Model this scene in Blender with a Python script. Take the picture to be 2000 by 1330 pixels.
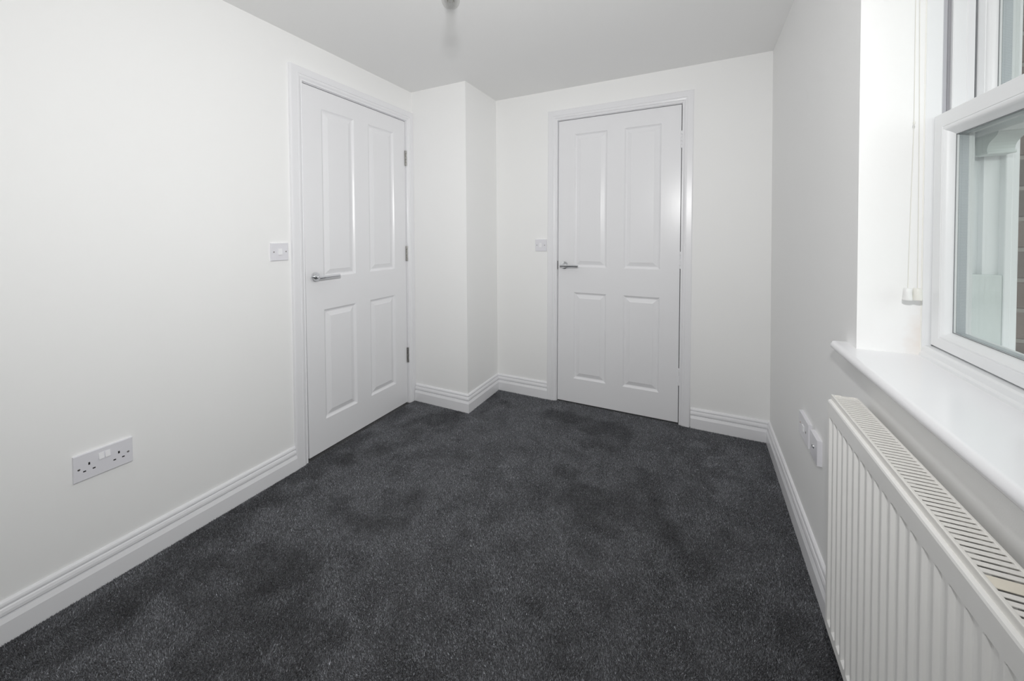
import bpy, bmesh, math, random
from mathutils import Vector, Matrix

# ------------------------------------------------------------------ scene reset
for o in list(bpy.data.objects):
    bpy.data.objects.remove(o, do_unlink=True)
SC = bpy.context.scene
COL = SC.collection
random.seed(7)

# ------------------------------------------------------------------ room dimensions (metres)
W, D, H = 2.222, 2.769, 2.215          # right wall x, back wall y, ceiling z
YR = -0.75                             # wall behind the camera
BX, BY = 0.460, 2.343                  # corner boxing: right face x, front face y
WY0, WY1 = 0.250, 1.487                # window opening along y
WZ0, WZ1 = 0.894, 2.060                # window opening in z
CAMP = Vector((1.846, 0.203, 1.2006))

# ------------------------------------------------------------------ camera
F_PX, PY = 739.7, 472.07
yaw, pitch, roll = -0.4553, -0.02114, -0.00563
cam = bpy.data.cameras.new('camera')
cam.sensor_width = 36.0
cam.sensor_fit = 'HORIZONTAL'
cam.lens = F_PX / 2000.0 * 36.0
cam.shift_x = 0.0
cam.shift_y = (PY - 665.0) / 2000.0
cam.clip_start = 0.02
camo = bpy.data.objects.new('camera', cam)
COL.objects.link(camo)
fw = Vector((math.sin(yaw) * math.cos(pitch), math.cos(yaw) * math.cos(pitch), math.sin(pitch)))
rt = Vector((math.cos(yaw), -math.sin(yaw), 0))
up = rt.cross(fw)
c_, s_ = math.cos(roll), math.sin(roll)
rt, up = rt * c_ + up * s_, up * c_ - rt * s_
m = Matrix.Identity(4)
for i in range(3):
    m[i][0], m[i][1], m[i][2], m[i][3] = rt[i], up[i], -fw[i], CAMP[i]
camo.matrix_world = m
SC.camera = camo

# ------------------------------------------------------------------ world: bright overcast sky
wd = bpy.data.worlds.new('overcast_sky')
SC.world = wd
wd.use_nodes = True
bg = wd.node_tree.nodes['Background']
bg.inputs[0].default_value = (0.99, 0.98, 1.0, 1)
bg.inputs[1].default_value = 1.9

# photographer's flash a little above the lens (it throws the bulb's shadow on the ceiling)
fl = bpy.data.lights.new('camera_flash', 'AREA')
fl.shape = 'DISK'
fl.size = 0.06
fl.spread = math.radians(154)
fl.energy = 19.6
fl.color = (1.0, 0.995, 0.985)
flo = bpy.data.objects.new('camera_flash', fl)
COL.objects.link(flo)
flo.location = (1.856, 0.190, 1.55)
flo.rotation_euler = (Vector((0.60, 1.88, 1.56)) - Vector(flo.location)).to_track_quat('-Z', 'Y').to_euler()

# ------------------------------------------------------------------ exposure and light transport
SC.view_settings.view_transform = 'Standard'
SC.view_settings.look = 'None'
SC.view_settings.gamma = 1.0
SC.view_settings.use_curve_mapping = False
SC.view_settings.exposure = 0.0
SC.cycles.max_bounces = 10
SC.cycles.diffuse_bounces = 7
SC.cycles.glossy_bounces = 4
SC.cycles.transparent_max_bounces = 10
SC.cycles.use_denoising = True
SC.cycles.use_adaptive_sampling = True
SC.cycles.adaptive_threshold = 0.035
SC.cycles.caustics_reflective = False
SC.cycles.caustics_refractive = False

# ------------------------------------------------------------------ helpers
def nodes(mat):
    mat.use_nodes = True
    return mat.node_tree.nodes, mat.node_tree.links


def paint(name, col, rough=0.5, bump=0.0, scale=300.0, spec=0.5, metal=0.0, coat=0.0, bumpdist=0.001):
    mt = bpy.data.materials.new(name)
    n, l = nodes(mt)
    b = n['Principled BSDF']
    b.inputs['Base Color'].default_value = (*col, 1)
    b.inputs['Roughness'].default_value = rough
    b.inputs['Specular IOR Level'].default_value = spec
    b.inputs['Metallic'].default_value = metal
    if coat:
        b.inputs['Coat Weight'].default_value = coat
    if bump:
        tc = n.new('ShaderNodeTexCoord')
        nz = n.new('ShaderNodeTexNoise')
        nz.inputs['Scale'].default_value = scale
        nz.inputs['Detail'].default_value = 3
        l.new(tc.outputs['Object'], nz.inputs['Vector'])
        bp = n.new('ShaderNodeBump')
        bp.inputs['Strength'].default_value = bump
        bp.inputs['Distance'].default_value = bumpdist
        l.new(nz.outputs['Fac'], bp.inputs['Height'])
        l.new(bp.outputs['Normal'], b.inputs['Normal'])
    return mt


def tag(o, label=None, cat=None, group=None, kind=None):
    if label: o['label'] = label
    if cat: o['category'] = cat
    if group: o['group'] = group
    if kind: o['kind'] = kind
    return o


def empty(name, loc=(0, 0, 0)):
    o = bpy.data.objects.new(name, None)
    o.empty_display_size = 0.05
    COL.objects.link(o)
    o.location = loc
    return o


def place(o, parent):
    if parent is not None:
        o.parent = parent
        # parents are never rotated: keep the mesh's own world coordinates
        off = Vector((0, 0, 0))
        p = parent
        while p is not None:
            off += p.location
            p = p.parent
        o.location = o.location - off


def mesh_obj(name, bm, mat, parent=None, smooth=False, recalc=True, ang=40):
    if recalc:
        bmesh.ops.recalc_face_normals(bm, faces=bm.faces)
    me = bpy.data.meshes.new(name)
    bm.to_mesh(me)
    bm.free()
    if mat: me.materials.append(mat)
    if smooth:
        for p in me.polygons: p.use_smooth = True
        try:
            me.set_sharp_from_angle(angle=math.radians(ang))
        except Exception:
            pass
    o = bpy.data.objects.new(name, me)
    COL.objects.link(o)
    place(o, parent)
    return o


def inst(name, me, loc, parent=None):
    o = bpy.data.objects.new(name, me)
    COL.objects.link(o)
    o.location = loc
    place(o, parent)
    return o


def add_box(bm, x0, x1, y0, y1, z0, z1, bev=0.0, seg=2):
    r = bmesh.ops.create_cube(bm, size=1.0)
    vs = r['verts']
    for v in vs:
        v.co = Vector(((x0 + x1) / 2 + v.co.x * (x1 - x0), (y0 + y1) / 2 + v.co.y * (y1 - y0), (z0 + z1) / 2 + v.co.z * (z1 - z0)))
    if bev:
        es = {e for v in vs for e in v.link_edges}
        bmesh.ops.bevel(bm, geom=list(es), offset=bev, segments=seg, profile=0.5, affect='EDGES')


def box(name, x0, x1, y0, y1, z0, z1, mat, parent=None, bev=0.0, seg=2):
    bm = bmesh.new()
    add_box(bm, x0, x1, y0, y1, z0, z1, bev, seg)
    return mesh_obj(name, bm, mat, parent)


def add_prism(bm, A, B, caps=True):
    va = [bm.verts.new(p) for p in A]
    vb = [bm.verts.new(p) for p in B]
    n = len(A)
    for i in range(n):
        j = (i + 1) % n
        bm.faces.new((va[i], va[j], vb[j], vb[i]))
    if caps:
        bm.faces.new(va[::-1])
        bm.faces.new(vb)


def add_tube(bm, pts, r, seg=12, caps=True, radii=None):
    rings = []
    for i, p in enumerate(pts):
        p = Vector(p)
        a = Vector(pts[max(i - 1, 0)]); b = Vector(pts[min(i + 1, len(pts) - 1)])
        d = (b - a).normalized()
        ref = Vector((0, 0, 1)) if abs(d.z) < 0.9 else Vector((1, 0, 0))
        u = d.cross(ref).normalized(); w = d.cross(u)
        rr = radii[i] if radii else r
        rings.append([bm.verts.new(p + u * rr * math.cos(t) + w * rr * math.sin(t)) for t in [2 * math.pi * k / seg for k in range(seg)]])
    for a, b in zip(rings, rings[1:]):
        for k in range(seg):
            bm.faces.new((a[k], a[(k + 1) % seg], b[(k + 1) % seg], b[k]))
    if caps:
        bm.faces.new(rings[0][::-1]); bm.faces.new(rings[-1])


def add_lathe(bm, c, axis, prof, seg=24):
    """prof: list of (radius, distance along axis)"""
    axis = Vector(axis).normalized()
    ref = Vector((0, 0, 1)) if abs(axis.z) < 0.9 else Vector((1, 0, 0))
    u = axis.cross(ref).normalized(); w = axis.cross(u)
    c = Vector(c)
    rings = []
    for r, h in prof:
        if r < 1e-6:
            rings.append([bm.verts.new(c + axis * h)])
        else:
            rings.append([bm.verts.new(c + axis * h + u * r * math.cos(t) + w * r * math.sin(t)) for t in [2 * math.pi * k / seg for k in range(seg)]])
    for a, b in zip(rings, rings[1:]):
        for k in range(seg):
            k2 = (k + 1) % seg
            if len(a) == 1 and len(b) == 1: continue
            if len(a) == 1: bm.faces.new((a[0], b[k2], b[k]))
            elif len(b) == 1: bm.faces.new((a[k], a[k2], b[0]))
            else: bm.faces.new((a[k], a[k2], b[k2], b[k]))
    if len(rings[0]) > 1: bm.faces.new(rings[0][::-1])
    if len(rings[-1]) > 1: bm.faces.new(rings[-1])


# ------------------------------------------------------------------ materials
def wall_paint(name, col, stain=None):
    mt = paint(name, col, rough=0.55, bump=0.10, scale=420.0, spec=0.35)
    n, l = nodes(mt)
    b = n['Principled BSDF']
    tc = n.new('ShaderNodeTexCoord')
    nz = n.new('ShaderNodeTexNoise'); nz.inputs['Scale'].default_value = 3.0; nz.inputs['Detail'].default_value = 4
    l.new(tc.outputs['Object'], nz.inputs['Vector'])
    mx = n.new('ShaderNodeMix'); mx.data_type = 'RGBA'
    mx.inputs[6].default_value = (col[0] * 0.985, col[1] * 0.985, col[2] * 0.985, 1)
    mx.inputs[7].default_value = (*col, 1)
    l.new(nz.outputs['Fac'], mx.inputs[0])
    out = mx.outputs[2]
    if stain:
        for (pos, rad, scol, amt) in stain:
            d = n.new('ShaderNodeVectorMath'); d.operation = 'SUBTRACT'
            l.new(tc.outputs['Object'], d.inputs[0]); d.inputs[1].default_value = pos
            s = n.new('ShaderNodeVectorMath'); s.operation = 'MULTIPLY'
            l.new(d.outputs[0], s.inputs[0]); s.inputs[1].default_value = (1 / rad[0], 1 / rad[1], 1 / rad[2])
            ln = n.new('ShaderNodeVectorMath'); ln.operation = 'LENGTH'
            l.new(s.outputs[0], ln.inputs[0])
            n2 = n.new('ShaderNodeTexNoise'); n2.inputs['Scale'].default_value = 40.0; n2.inputs['Detail'].default_value = 3
            l.new(tc.outputs['Object'], n2.inputs['Vector'])
            ad = n.new('ShaderNodeMath'); ad.operation = 'ADD'
            l.new(ln.outputs['Value'], ad.inputs[0]); l.new(n2.outputs['Fac'], ad.inputs[1])
            mr = n.new('ShaderNodeMapRange'); mr.inputs[1].default_value = 0.45; mr.inputs[2].default_value = 1.5
            mr.inputs[3].default_value = amt; mr.inputs[4].default_value = 0.0
            l.new(ad.outputs[0], mr.inputs[0])
            m2 = n.new('ShaderNodeMix'); m2.data_type = 'RGBA'
            l.new(mr.outputs[0], m2.inputs[0]); l.new(out, m2.inputs[6]); m2.inputs[7].default_value = (*scol, 1)
            out = m2.outputs[2]
    l.new(out, b.inputs['Base Color'])
    return mt


M_WALL = wall_paint('white_wall_emulsion', (0.905, 0.905, 0.90))
M_WALLR = wall_paint('white_wall_emulsion_window', (0.905, 0.905, 0.90),
                     stain=[((2.345, 1.487, 0.935), (0.035, 0.05, 0.085), (0.80, 0.70, 0.62), 0.55)])
M_CEIL = wall_paint('white_ceiling_emulsion', (0.88, 0.879, 0.876))
M_TRIM = paint('white_satin_trim', (0.84, 0.84, 0.86), rough=0.28, bump=0.05, scale=160.0)
M_SILL = paint('white_gloss_sill', (0.88, 0.88, 0.90), rough=0.16, bump=0.03, scale=25.0)
M_UPVC = paint('white_upvc', (0.84, 0.85, 0.86), rough=0.42)
M_UPVCO = paint('grey_green_upvc', (0.64, 0.68, 0.67), rough=0.4, bump=0.1, scale=60)  # even tone, greyer and greener than the inner frame
M_PLAST = paint('white_plastic', (0.78, 0.775, 0.815), rough=0.25)
M_ROCK = paint('white_plastic_rocker', (0.86, 0.86, 0.88), rough=0.2)
M_DARK = paint('dark_hole', (0.012, 0.012, 0.012), rough=0.6)
M_GAPSHADE = paint('dark_gap_shade', (0.03, 0.027, 0.025), rough=0.9)
M_SCREW = paint('dull_steel_screw', (0.35, 0.34, 0.33), rough=0.35, metal=1.0)
M_RSCREW = paint('reddish_screw', (0.42, 0.26, 0.22), rough=0.45, metal=0.4)
M_CHROME = paint('polished_chrome', (0.82, 0.83, 0.85), rough=0.07, metal=1.0)
M_BRUSH = paint('brushed_nickel', (0.55, 0.54, 0.52), rough=0.22, metal=1.0)
M_RAD = paint('radiator_enamel', (0.86, 0.855, 0.84), rough=0.3)
M_RADG = paint('radiator_grille_enamel', (0.86, 0.845, 0.81), rough=0.35)
M_RADY = paint('yellowed_radiator_enamel', (0.84, 0.79, 0.68), rough=0.4)
M_CAULK = paint('cream_caulk', (0.86, 0.85, 0.81), rough=0.6)
M_CORD = paint('white_cord', (0.80, 0.79, 0.74), rough=0.8)
M_PULL = paint('white_cord_pull', (0.84, 0.84, 0.83), rough=0.4)
M_PULLC = paint('cream_cord_pull', (0.80, 0.79, 0.74), rough=0.4)
M_ALU = paint('grey_spacer_bar', (0.50, 0.53, 0.56), rough=0.4, metal=0.3)
M_STRIP = paint('pale_grey_track_strip', (0.50, 0.50, 0.53), rough=0.5)
M_STRIPG = paint('mid_grey_track_strip', (0.33, 0.33, 0.35), rough=0.7)
M_SEAL = paint('grey_brush_seal', (0.22, 0.23, 0.24), rough=0.9)
M_MORTAR = paint('pale_mortar', (0.27, 0.25, 0.23), rough=0.95, bump=0.6, scale=200)
M_GROUND = paint('outside_paving', (0.30, 0.29, 0.27), rough=0.9, bump=0.4, scale=30)


def spacer_mat():
    mt = paint('perforated_spacer_bar', (0.46, 0.50, 0.53), rough=0.4, metal=0.2)
    n, l = nodes(mt)
    b = n['Principled BSDF']
    tc = n.new('ShaderNodeTexCoord'); sp = n.new('ShaderNodeSeparateXYZ'); l.new(tc.outputs['Object'], sp.inputs[0])
    a = n.new('ShaderNodeMath'); a.operation = 'ADD'; l.new(sp.outputs[1], a.inputs[0]); l.new(sp.outputs[2], a.inputs[1])
    w = n.new('ShaderNodeMath'); w.operation = 'PINGPONG'; w.inputs[1].default_value = 0.0018; l.new(a.outputs[0], w.inputs[0])
    gt = n.new('ShaderNodeMath'); gt.operation = 'GREATER_THAN'; gt.inputs[1].default_value = 0.0010; l.new(w.outputs[0], gt.inputs[0])
    mx = n.new('ShaderNodeMix'); mx.data_type = 'RGBA'
    mx.inputs[6].default_value = (0.50, 0.53, 0.55, 1); mx.inputs[7].default_value = (0.40, 0.43, 0.46, 1)
    l.new(gt.outputs[0], mx.inputs[0]); l.new(mx.outputs[2], b.inputs['Base Color'])
    return mt


M_SPACER = spacer_mat()


def door_mat():
    """white moulded door skin with an embossed vertical wood grain"""
    mt = paint('white_grained_door_paint', (0.84, 0.84, 0.858), rough=0.26)
    n, l = nodes(mt)
    b = n['Principled BSDF']
    tc = n.new('ShaderNodeTexCoord')
    mp = n.new('ShaderNodeMapping'); mp.inputs['Scale'].default_value = (1, 1, 0.035)
    l.new(tc.outputs['Object'], mp.inputs[0])
    nz = n.new('ShaderNodeTexNoise'); nz.inputs['Scale'].default_value = 190; nz.inputs['Detail'].default_value = 4; nz.inputs['Distortion'].default_value = 0.6
    l.new(mp.outputs[0], nz.inputs['Vector'])
    bp = n.new('ShaderNodeBump'); bp.inputs['Strength'].default_value = 0.22; bp.inputs['Distance'].default_value = 0.0006
    l.new(nz.outputs['Fac'], bp.inputs['Height']); l.new(bp.outputs['Normal'], b.inputs['Normal'])
    return mt


M_DOOR = door_mat()


def carpet_mat():
    mt = bpy.data.materials.new('charcoal_twist_carpet')
    n, l = nodes(mt)
    b = n['Principled BSDF']
    b.inputs['Roughness'].default_value = 0.95
    b.inputs['Specular IOR Level'].default_value = 0.1
    b.inputs['Sheen Weight'].default_value = 0.15
    b.inputs['Sheen Roughness'].default_value = 0.5
    tc = n.new('ShaderNodeTexCoord')
    # tuft flecks
    v = n.new('ShaderNodeTexVoronoi'); v.inputs['Scale'].default_value = 330; l.new(tc.outputs['Object'], v.inputs['Vector'])
    sep = n.new('ShaderNodeSeparateColor'); l.new(v.outputs['Color'], sep.inputs[0])
    n1 = n.new('ShaderNodeTexNoise'); n1.inputs['Scale'].default_value = 150; n1.inputs['Detail'].default_value = 3; l.new(tc.outputs['Object'], n1.inputs['Vector'])
    # pile-direction shading put into the colour: broad soft patches, darker tread marks
    n2 = n.new('ShaderNodeTexNoise'); n2.inputs['Scale'].default_value = 3.6; n2.inputs['Detail'].default_value = 5; n2.inputs['Roughness'].default_value = 0.6; n2.inputs['Distortion'].default_value = 0.4
    l.new(tc.outputs['Object'], n2.inputs['Vector'])
    cr = n.new('ShaderNodeValToRGB')
    cr.color_ramp.elements[0].position = 0.0; cr.color_ramp.elements[0].color = (0.020, 0.020, 0.022, 1)
    cr.color_ramp.elements[1].position = 1.0; cr.color_ramp.elements[1].color = (0.165, 0.165, 0.172, 1)
    e = cr.color_ramp.elements.new(0.5); e.color = (0.060, 0.060, 0.064, 1)
    ad = n.new('ShaderNodeMath'); ad.operation = 'MULTIPLY_ADD'; ad.inputs[1].default_value = 0.55
    l.new(sep.outputs[0], ad.inputs[0])
    m1 = n.new('ShaderNodeMath'); m1.operation = 'MULTIPLY'; m1.inputs[1].default_value = 0.5; l.new(n1.outputs['Fac'], m1.inputs[0])
    l.new(m1.outputs[0], ad.inputs[2])
    l.new(ad.outputs[0], cr.inputs[0])
    mr = n.new('ShaderNodeMapRange'); mr.inputs[1].default_value = 0.36; mr.inputs[2].default_value = 0.60; mr.inputs[3].default_value = 0.62; mr.inputs[4].default_value = 1.10
    l.new(n2.outputs['Fac'], mr.inputs[0])
    mx = n.new('ShaderNodeMix'); mx.data_type = 'RGBA'; mx.blend_type = 'MULTIPLY'; mx.inputs[0].default_value = 1
    l.new(cr.outputs[0], mx.inputs[6])
    cb = n.new('ShaderNodeCombineColor')
    for i in range(3): l.new(mr.outputs[0], cb.inputs[i])
    l.new(cb.outputs[0], mx.inputs[7])
    l.new(mx.outputs[2], b.inputs['Base Color'])
    bp = n.new('ShaderNodeBump'); bp.inputs['Strength'].default_value = 0.9; bp.inputs['Distance'].default_value = 0.003
    l.new(v.outputs['Distance'], bp.inputs['Height']); bp.invert = True
    l.new(bp.outputs['Normal'], b.inputs['Normal'])
    return mt


M_CARPET = carpet_mat()


def pile_mat():
    mt = bpy.data.materials.new('charcoal_pile_yarn')
    n, l = nodes(mt)
    b = n['Principled BSDF']
    b.inputs['Roughness'].default_value = 0.75
    b.inputs['Specular IOR Level'].default_value = 0.25
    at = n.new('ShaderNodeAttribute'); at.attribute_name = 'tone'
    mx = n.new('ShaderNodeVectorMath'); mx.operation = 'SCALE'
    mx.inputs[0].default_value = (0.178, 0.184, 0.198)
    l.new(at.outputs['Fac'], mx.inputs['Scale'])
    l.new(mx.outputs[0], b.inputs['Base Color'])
    return mt


M_PILE = pile_mat()


def glass_mat(name, tint, refl=1.0):
    mt = bpy.data.materials.new(name)
    n, l = nodes(mt)
    n.remove(n['Principled BSDF'])
    out = n['Material Output']
    tr = n.new('ShaderNodeBsdfTransparent'); tr.inputs[0].default_value = (*tint, 1)
    gl = n.new('ShaderNodeBsdfGlossy'); gl.inputs['Roughness'].default_value = 0.0
    lw = n.new('ShaderNodeLayerWeight'); lw.inputs[0].default_value = 0.5
    pw = n.new('ShaderNodeMath'); pw.operation = 'POWER'; pw.inputs[1].default_value = 5.0; l.new(lw.outputs['Facing'], pw.inputs[0])
    mm = n.new('ShaderNodeMath'); mm.operation = 'MULTIPLY_ADD'; mm.inputs[1].default_value = 0.9 * refl; mm.inputs[2].default_value = 0.04 * refl; l.new(pw.outputs[0], mm.inputs[0])
    mx = n.new('ShaderNodeMixShader')
    l.new(mm.outputs[0], mx.inputs[0]); l.new(tr.outputs[0], mx.inputs[1]); l.new(gl.outputs[0], mx.inputs[2])
    l.new(mx.outputs[0], out.inputs[0])
    return mt


M_GLASS = glass_mat('window_glass', (0.912, 0.928, 0.921), 0.5)
M_BULB = glass_mat('clear_bulb_glass', (0.91, 0.91, 0.90), 1.0)


def brick_mat():
    mt = paint('weathered_brown_brick', (0.20, 0.15, 0.13), rough=0.9, bump=0.5, scale=120)
    n, l = nodes(mt)
    b = n['Principled BSDF']
    oi = n.new('ShaderNodeObjectInfo')
    cr = n.new('ShaderNodeValToRGB')
    cr.color_ramp.elements[0].color = (0.105, 0.090, 0.085, 1)
    cr.color_ramp.elements[1].color = (0.165, 0.125, 0.110, 1)
    l.new(oi.outputs['Random'], cr.inputs[0])
    l.new(cr.outputs[0], b.inputs['Base Color'])
    return mt


M_BRICK = brick_mat()

# ------------------------------------------------------------------ room shell
T = 0.16
# floor: a finely undulating carpet sheet
bm = bmesh.new()
add_box(bm, -0.30, W + 0.05, YR - 0.1, D + 0.2, -0.06, 0.0)
tag(mesh_obj('floor', bm, M_CARPET), 'charcoal grey twist pile fitted carpet covering the whole floor', 'carpet', kind='structure')
bm = bmesh.new()
add_box(bm, -T, W + 0.40, YR - T, D + T, H, H + 0.12)
tag(mesh_obj('ceiling', bm, M_CEIL), 'plain white painted ceiling', 'ceiling', kind='structure')

# carpet pile: one short leaning tuft blade every couple of millimetres
import numpy as np
def value_noise(x, y, freq, seed):
    r = np.random.RandomState(seed).rand(64, 64)
    fx, fy = x * freq + 31.7, y * freq + 17.3
    ix, iy = np.floor(fx).astype(int), np.floor(fy).astype(int)
    tx, ty = fx - ix, fy - iy
    tx, ty = tx * tx * (3 - 2 * tx), ty * ty * (3 - 2 * ty)
    g = lambda a, b: r[a % 64, b % 64]
    return (g(ix, iy) * (1 - tx) + g(ix + 1, iy) * tx) * (1 - ty) + (g(ix, iy + 1) * (1 - tx) + g(ix + 1, iy + 1) * tx) * ty


def carpet_pile(parent):
    rs = np.random.RandomState(5)
    sp = 0.00235
    X, Y = np.meshgrid(np.arange(0.004, W - 0.004, sp), np.arange(0.0, D - 0.004, sp))
    x = (X + rs.uniform(-0.5, 0.5, X.shape) * sp * 0.95).ravel(); y = (Y + rs.uniform(-0.5, 0.5, X.shape) * sp * 0.95).ravel()
    # only the floor the room shows: not inside the pier, not under the skirting, near corner in view
    keep = ~((x < BX + 0.019) & (y > BY - 0.019)) & (x > 0.019) & (x < W - 0.019) & (y < D - 0.004)
    x, y = x[keep], y[keep]
    n = len(x)
    # brushed patches: shading of the leaning nap, painted into the blade tone
    f = 0.50 * value_noise(x, y, 3.1, 1) + 0.27 * value_noise(x, y, 7.3, 2) + 0.23 * value_noise(x, y, 15.0, 3)
    shade = np.clip((f - 0.30) / 0.30, 0, 1)
    shade = 0.78 + 0.38 * shade
    for (px, py, r, a) in SPOTS:  # darker blotches of nap shading, also put into the tone
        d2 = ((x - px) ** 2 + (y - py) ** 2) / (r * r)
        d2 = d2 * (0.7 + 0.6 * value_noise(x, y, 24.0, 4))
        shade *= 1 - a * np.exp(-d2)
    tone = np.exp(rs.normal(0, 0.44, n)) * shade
    ang = rs.uniform(0, 2 * math.pi, n)
    hw = rs.uniform(0.0009, 0.0015, n)
    h = rs.uniform(0.0040, 0.0066, n)
    lx = rs.normal(0, 0.0017, n) + 0.0014 * np.cos(f * 18)
    ly = rs.normal(0, 0.0017, n) + 0.0014 * np.sin(f * 18)
    co = np.zeros((n, 3, 3), np.float32)
    co[:, 0, 0] = x - hw * np.cos(ang); co[:, 0, 1] = y - hw * np.sin(ang); co[:, 0, 2] = -0.0005
    co[:, 1, 0] = x + hw * np.cos(ang); co[:, 1, 1] = y + hw * np.sin(ang); co[:, 1, 2] = -0.0005
    co[:, 2, 0] = x + lx; co[:, 2, 1] = y + ly; co[:, 2, 2] = h
    me = bpy.data.meshes.new('carpet_pile')
    me.vertices.add(n * 3); me.vertices.foreach_set('co', co.ravel())
    me.loops.add(n * 3); me.loops.foreach_set('vertex_index', np.arange(n * 3, dtype=np.int32))
    me.polygons.add(n); me.polygons.foreach_set('loop_start', np.arange(0, n * 3, 3, dtype=np.int32))
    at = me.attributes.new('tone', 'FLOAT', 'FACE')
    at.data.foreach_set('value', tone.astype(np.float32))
    me.update()
    me.materials.append(M_PILE)
    o = bpy.data.objects.new('carpet_pile', me); COL.objects.link(o); place(o, parent)
    o['kind'] = 'stuff'
    return o


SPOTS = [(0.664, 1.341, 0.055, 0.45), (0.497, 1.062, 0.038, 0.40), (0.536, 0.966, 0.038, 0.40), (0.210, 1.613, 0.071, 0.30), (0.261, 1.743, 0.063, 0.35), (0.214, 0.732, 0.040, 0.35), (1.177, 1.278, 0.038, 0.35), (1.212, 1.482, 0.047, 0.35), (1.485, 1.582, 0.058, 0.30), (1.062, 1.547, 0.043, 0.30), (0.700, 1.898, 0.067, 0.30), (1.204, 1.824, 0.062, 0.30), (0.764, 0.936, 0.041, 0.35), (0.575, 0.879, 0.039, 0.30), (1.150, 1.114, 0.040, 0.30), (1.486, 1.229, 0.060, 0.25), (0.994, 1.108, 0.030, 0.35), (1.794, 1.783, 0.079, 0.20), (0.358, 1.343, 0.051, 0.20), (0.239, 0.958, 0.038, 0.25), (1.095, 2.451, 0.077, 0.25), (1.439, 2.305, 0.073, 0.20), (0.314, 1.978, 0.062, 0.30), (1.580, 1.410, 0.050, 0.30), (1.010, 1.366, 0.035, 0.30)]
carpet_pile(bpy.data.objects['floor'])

# door openings (leaf extents)
D1A, D1B = 1.5045, 2.2756            # door 1 leaf along y on the left wall
D2A, D2B = 0.9543, 1.7485            # door 2 leaf along x on the back wall
LZ0, LZ1 = 0.009, 1.990              # leaf bottom / top
G = 0.004                            # gap around the leaf
LIN = 0.030                          # lining thickness
REC = 0.125                          # depth of the opening

# left wall with door recess
bm = bmesh.new()
o0, o1, ot = D1A - G - LIN, D1B + G + LIN, LZ1 + G + LIN
add_box(bm, -T, 0, YR, o0, -0.06, H)
add_box(bm, -T, 0, o1, D + T, -0.06, H)
add_box(bm, -T, 0, o0, o1, ot, H)
add_box(bm, -T, -REC, o0, o1, -0.06, ot)  # unseen back panel, added to keep outside light out of the door gaps
tag(mesh_obj('wall_left', bm, M_WALL), 'plain white emulsioned wall with the nearer four panel door', 'wall', kind='structure')
# back wall with door recess
bm = bmesh.new()
p0, p1 = D2A - G - LIN, D2B + G + LIN
add_box(bm, 0, p0, D, D + T, -0.06, H)
add_box(bm, p1, W + 0.02, D, D + T, -0.06, H)
add_box(bm, p0, p1, D, D + T, ot, H)
add_box(bm, p0, p1, D + REC, D + T, -0.06, ot)  # added back panel, closes this doorway against sky light too
tag(mesh_obj('wall_back', bm, M_WALL), 'plain white emulsioned end wall holding the farther four panel door', 'wall', kind='structure')
bm = bmesh.new()
add_box(bm, 0.0, BX, BY, D, -0.06, H, bev=0.0)
tag(mesh_obj('wall_corner', bm, M_WALL), 'white boxed out corner pier between the two doors', 'wall', kind='structure')
bm = bmesh.new()
add_box(bm, -T, W + 0.3, YR - T, YR, -0.06, H)
tag(mesh_obj('wall_rear', bm, M_WALL), 'plain white wall at the near end of the room', 'wall', kind='structure')
# right wall with the window opening
XF = 2.345
bm = bmesh.new()
add_box(bm, W, XF, WY1, D + T, -0.06, H)
add_box(bm, XF, 2.50, WY1 + 0.043, D + T, -0.06, H)
add_box(bm, W, XF, YR, WY0, -0.06, H)
add_box(bm, XF, 2.50, YR, WY0 - 0.043, -0.06, H)
add_box(bm, W, XF, WY0, WY1, -0.06, WZ0 - 0.024)
add_box(bm, XF, 2.50, WY0 - 0.043, WY1 + 0.043, -0.06, WZ0 - 0.01)
add_box(bm, W, XF, WY0, WY1, WZ1, H)
add_box(bm, XF, 2.50, WY0 - 0.043, WY1 + 0.043, WZ1 + 0.04, H)
tag(mesh_obj('wall_right', bm, M_WALLR), 'white wall with the deep window opening above the radiator', 'wall', kind='structure')

# ------------------------------------------------------------------ skirting boards
SK = [(0, -0.01), (0.020, -0.01), (0.020, 0.062), (0.0185, 0.066), (0.0145, 0.0768), (0.0098, 0.0778), (0.0098, 0.0808),
      (0.0140, 0.0815), (0.0160, 0.085), (0.0155, 0.093), (0.0130, 0.101), (0.0105, 0.1045), (0.0065, 0.1048), (0.0065, 0.1068),
      (0.0105, 0.1075), (0.0105, 0.112), (0.0085, 0.1175), (0.0045, 0.1215), (0, 0.1222)]


def skirt(name, a, b, nrm, e0, e1, label, parent=None):
    a = Vector((*a, 0)); b = Vector((*b, 0)); nrm = Vector((*nrm, 0))
    d = (b - a).normalized()
    A = [a + nrm * t - d * (e0 * t) + Vector((0, 0, z)) for t, z in SK]
    B = [b + nrm * t + d * (e1 * t) + Vector((0, 0, z)) for t, z in SK]
    bm = bmesh.new(); add_prism(bm, A, B)
    o = mesh_obj(name, bm, M_TRIM, parent)
    if parent is None:
        tag(o, label, 'skirting board', kind='structure')
    return o


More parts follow.
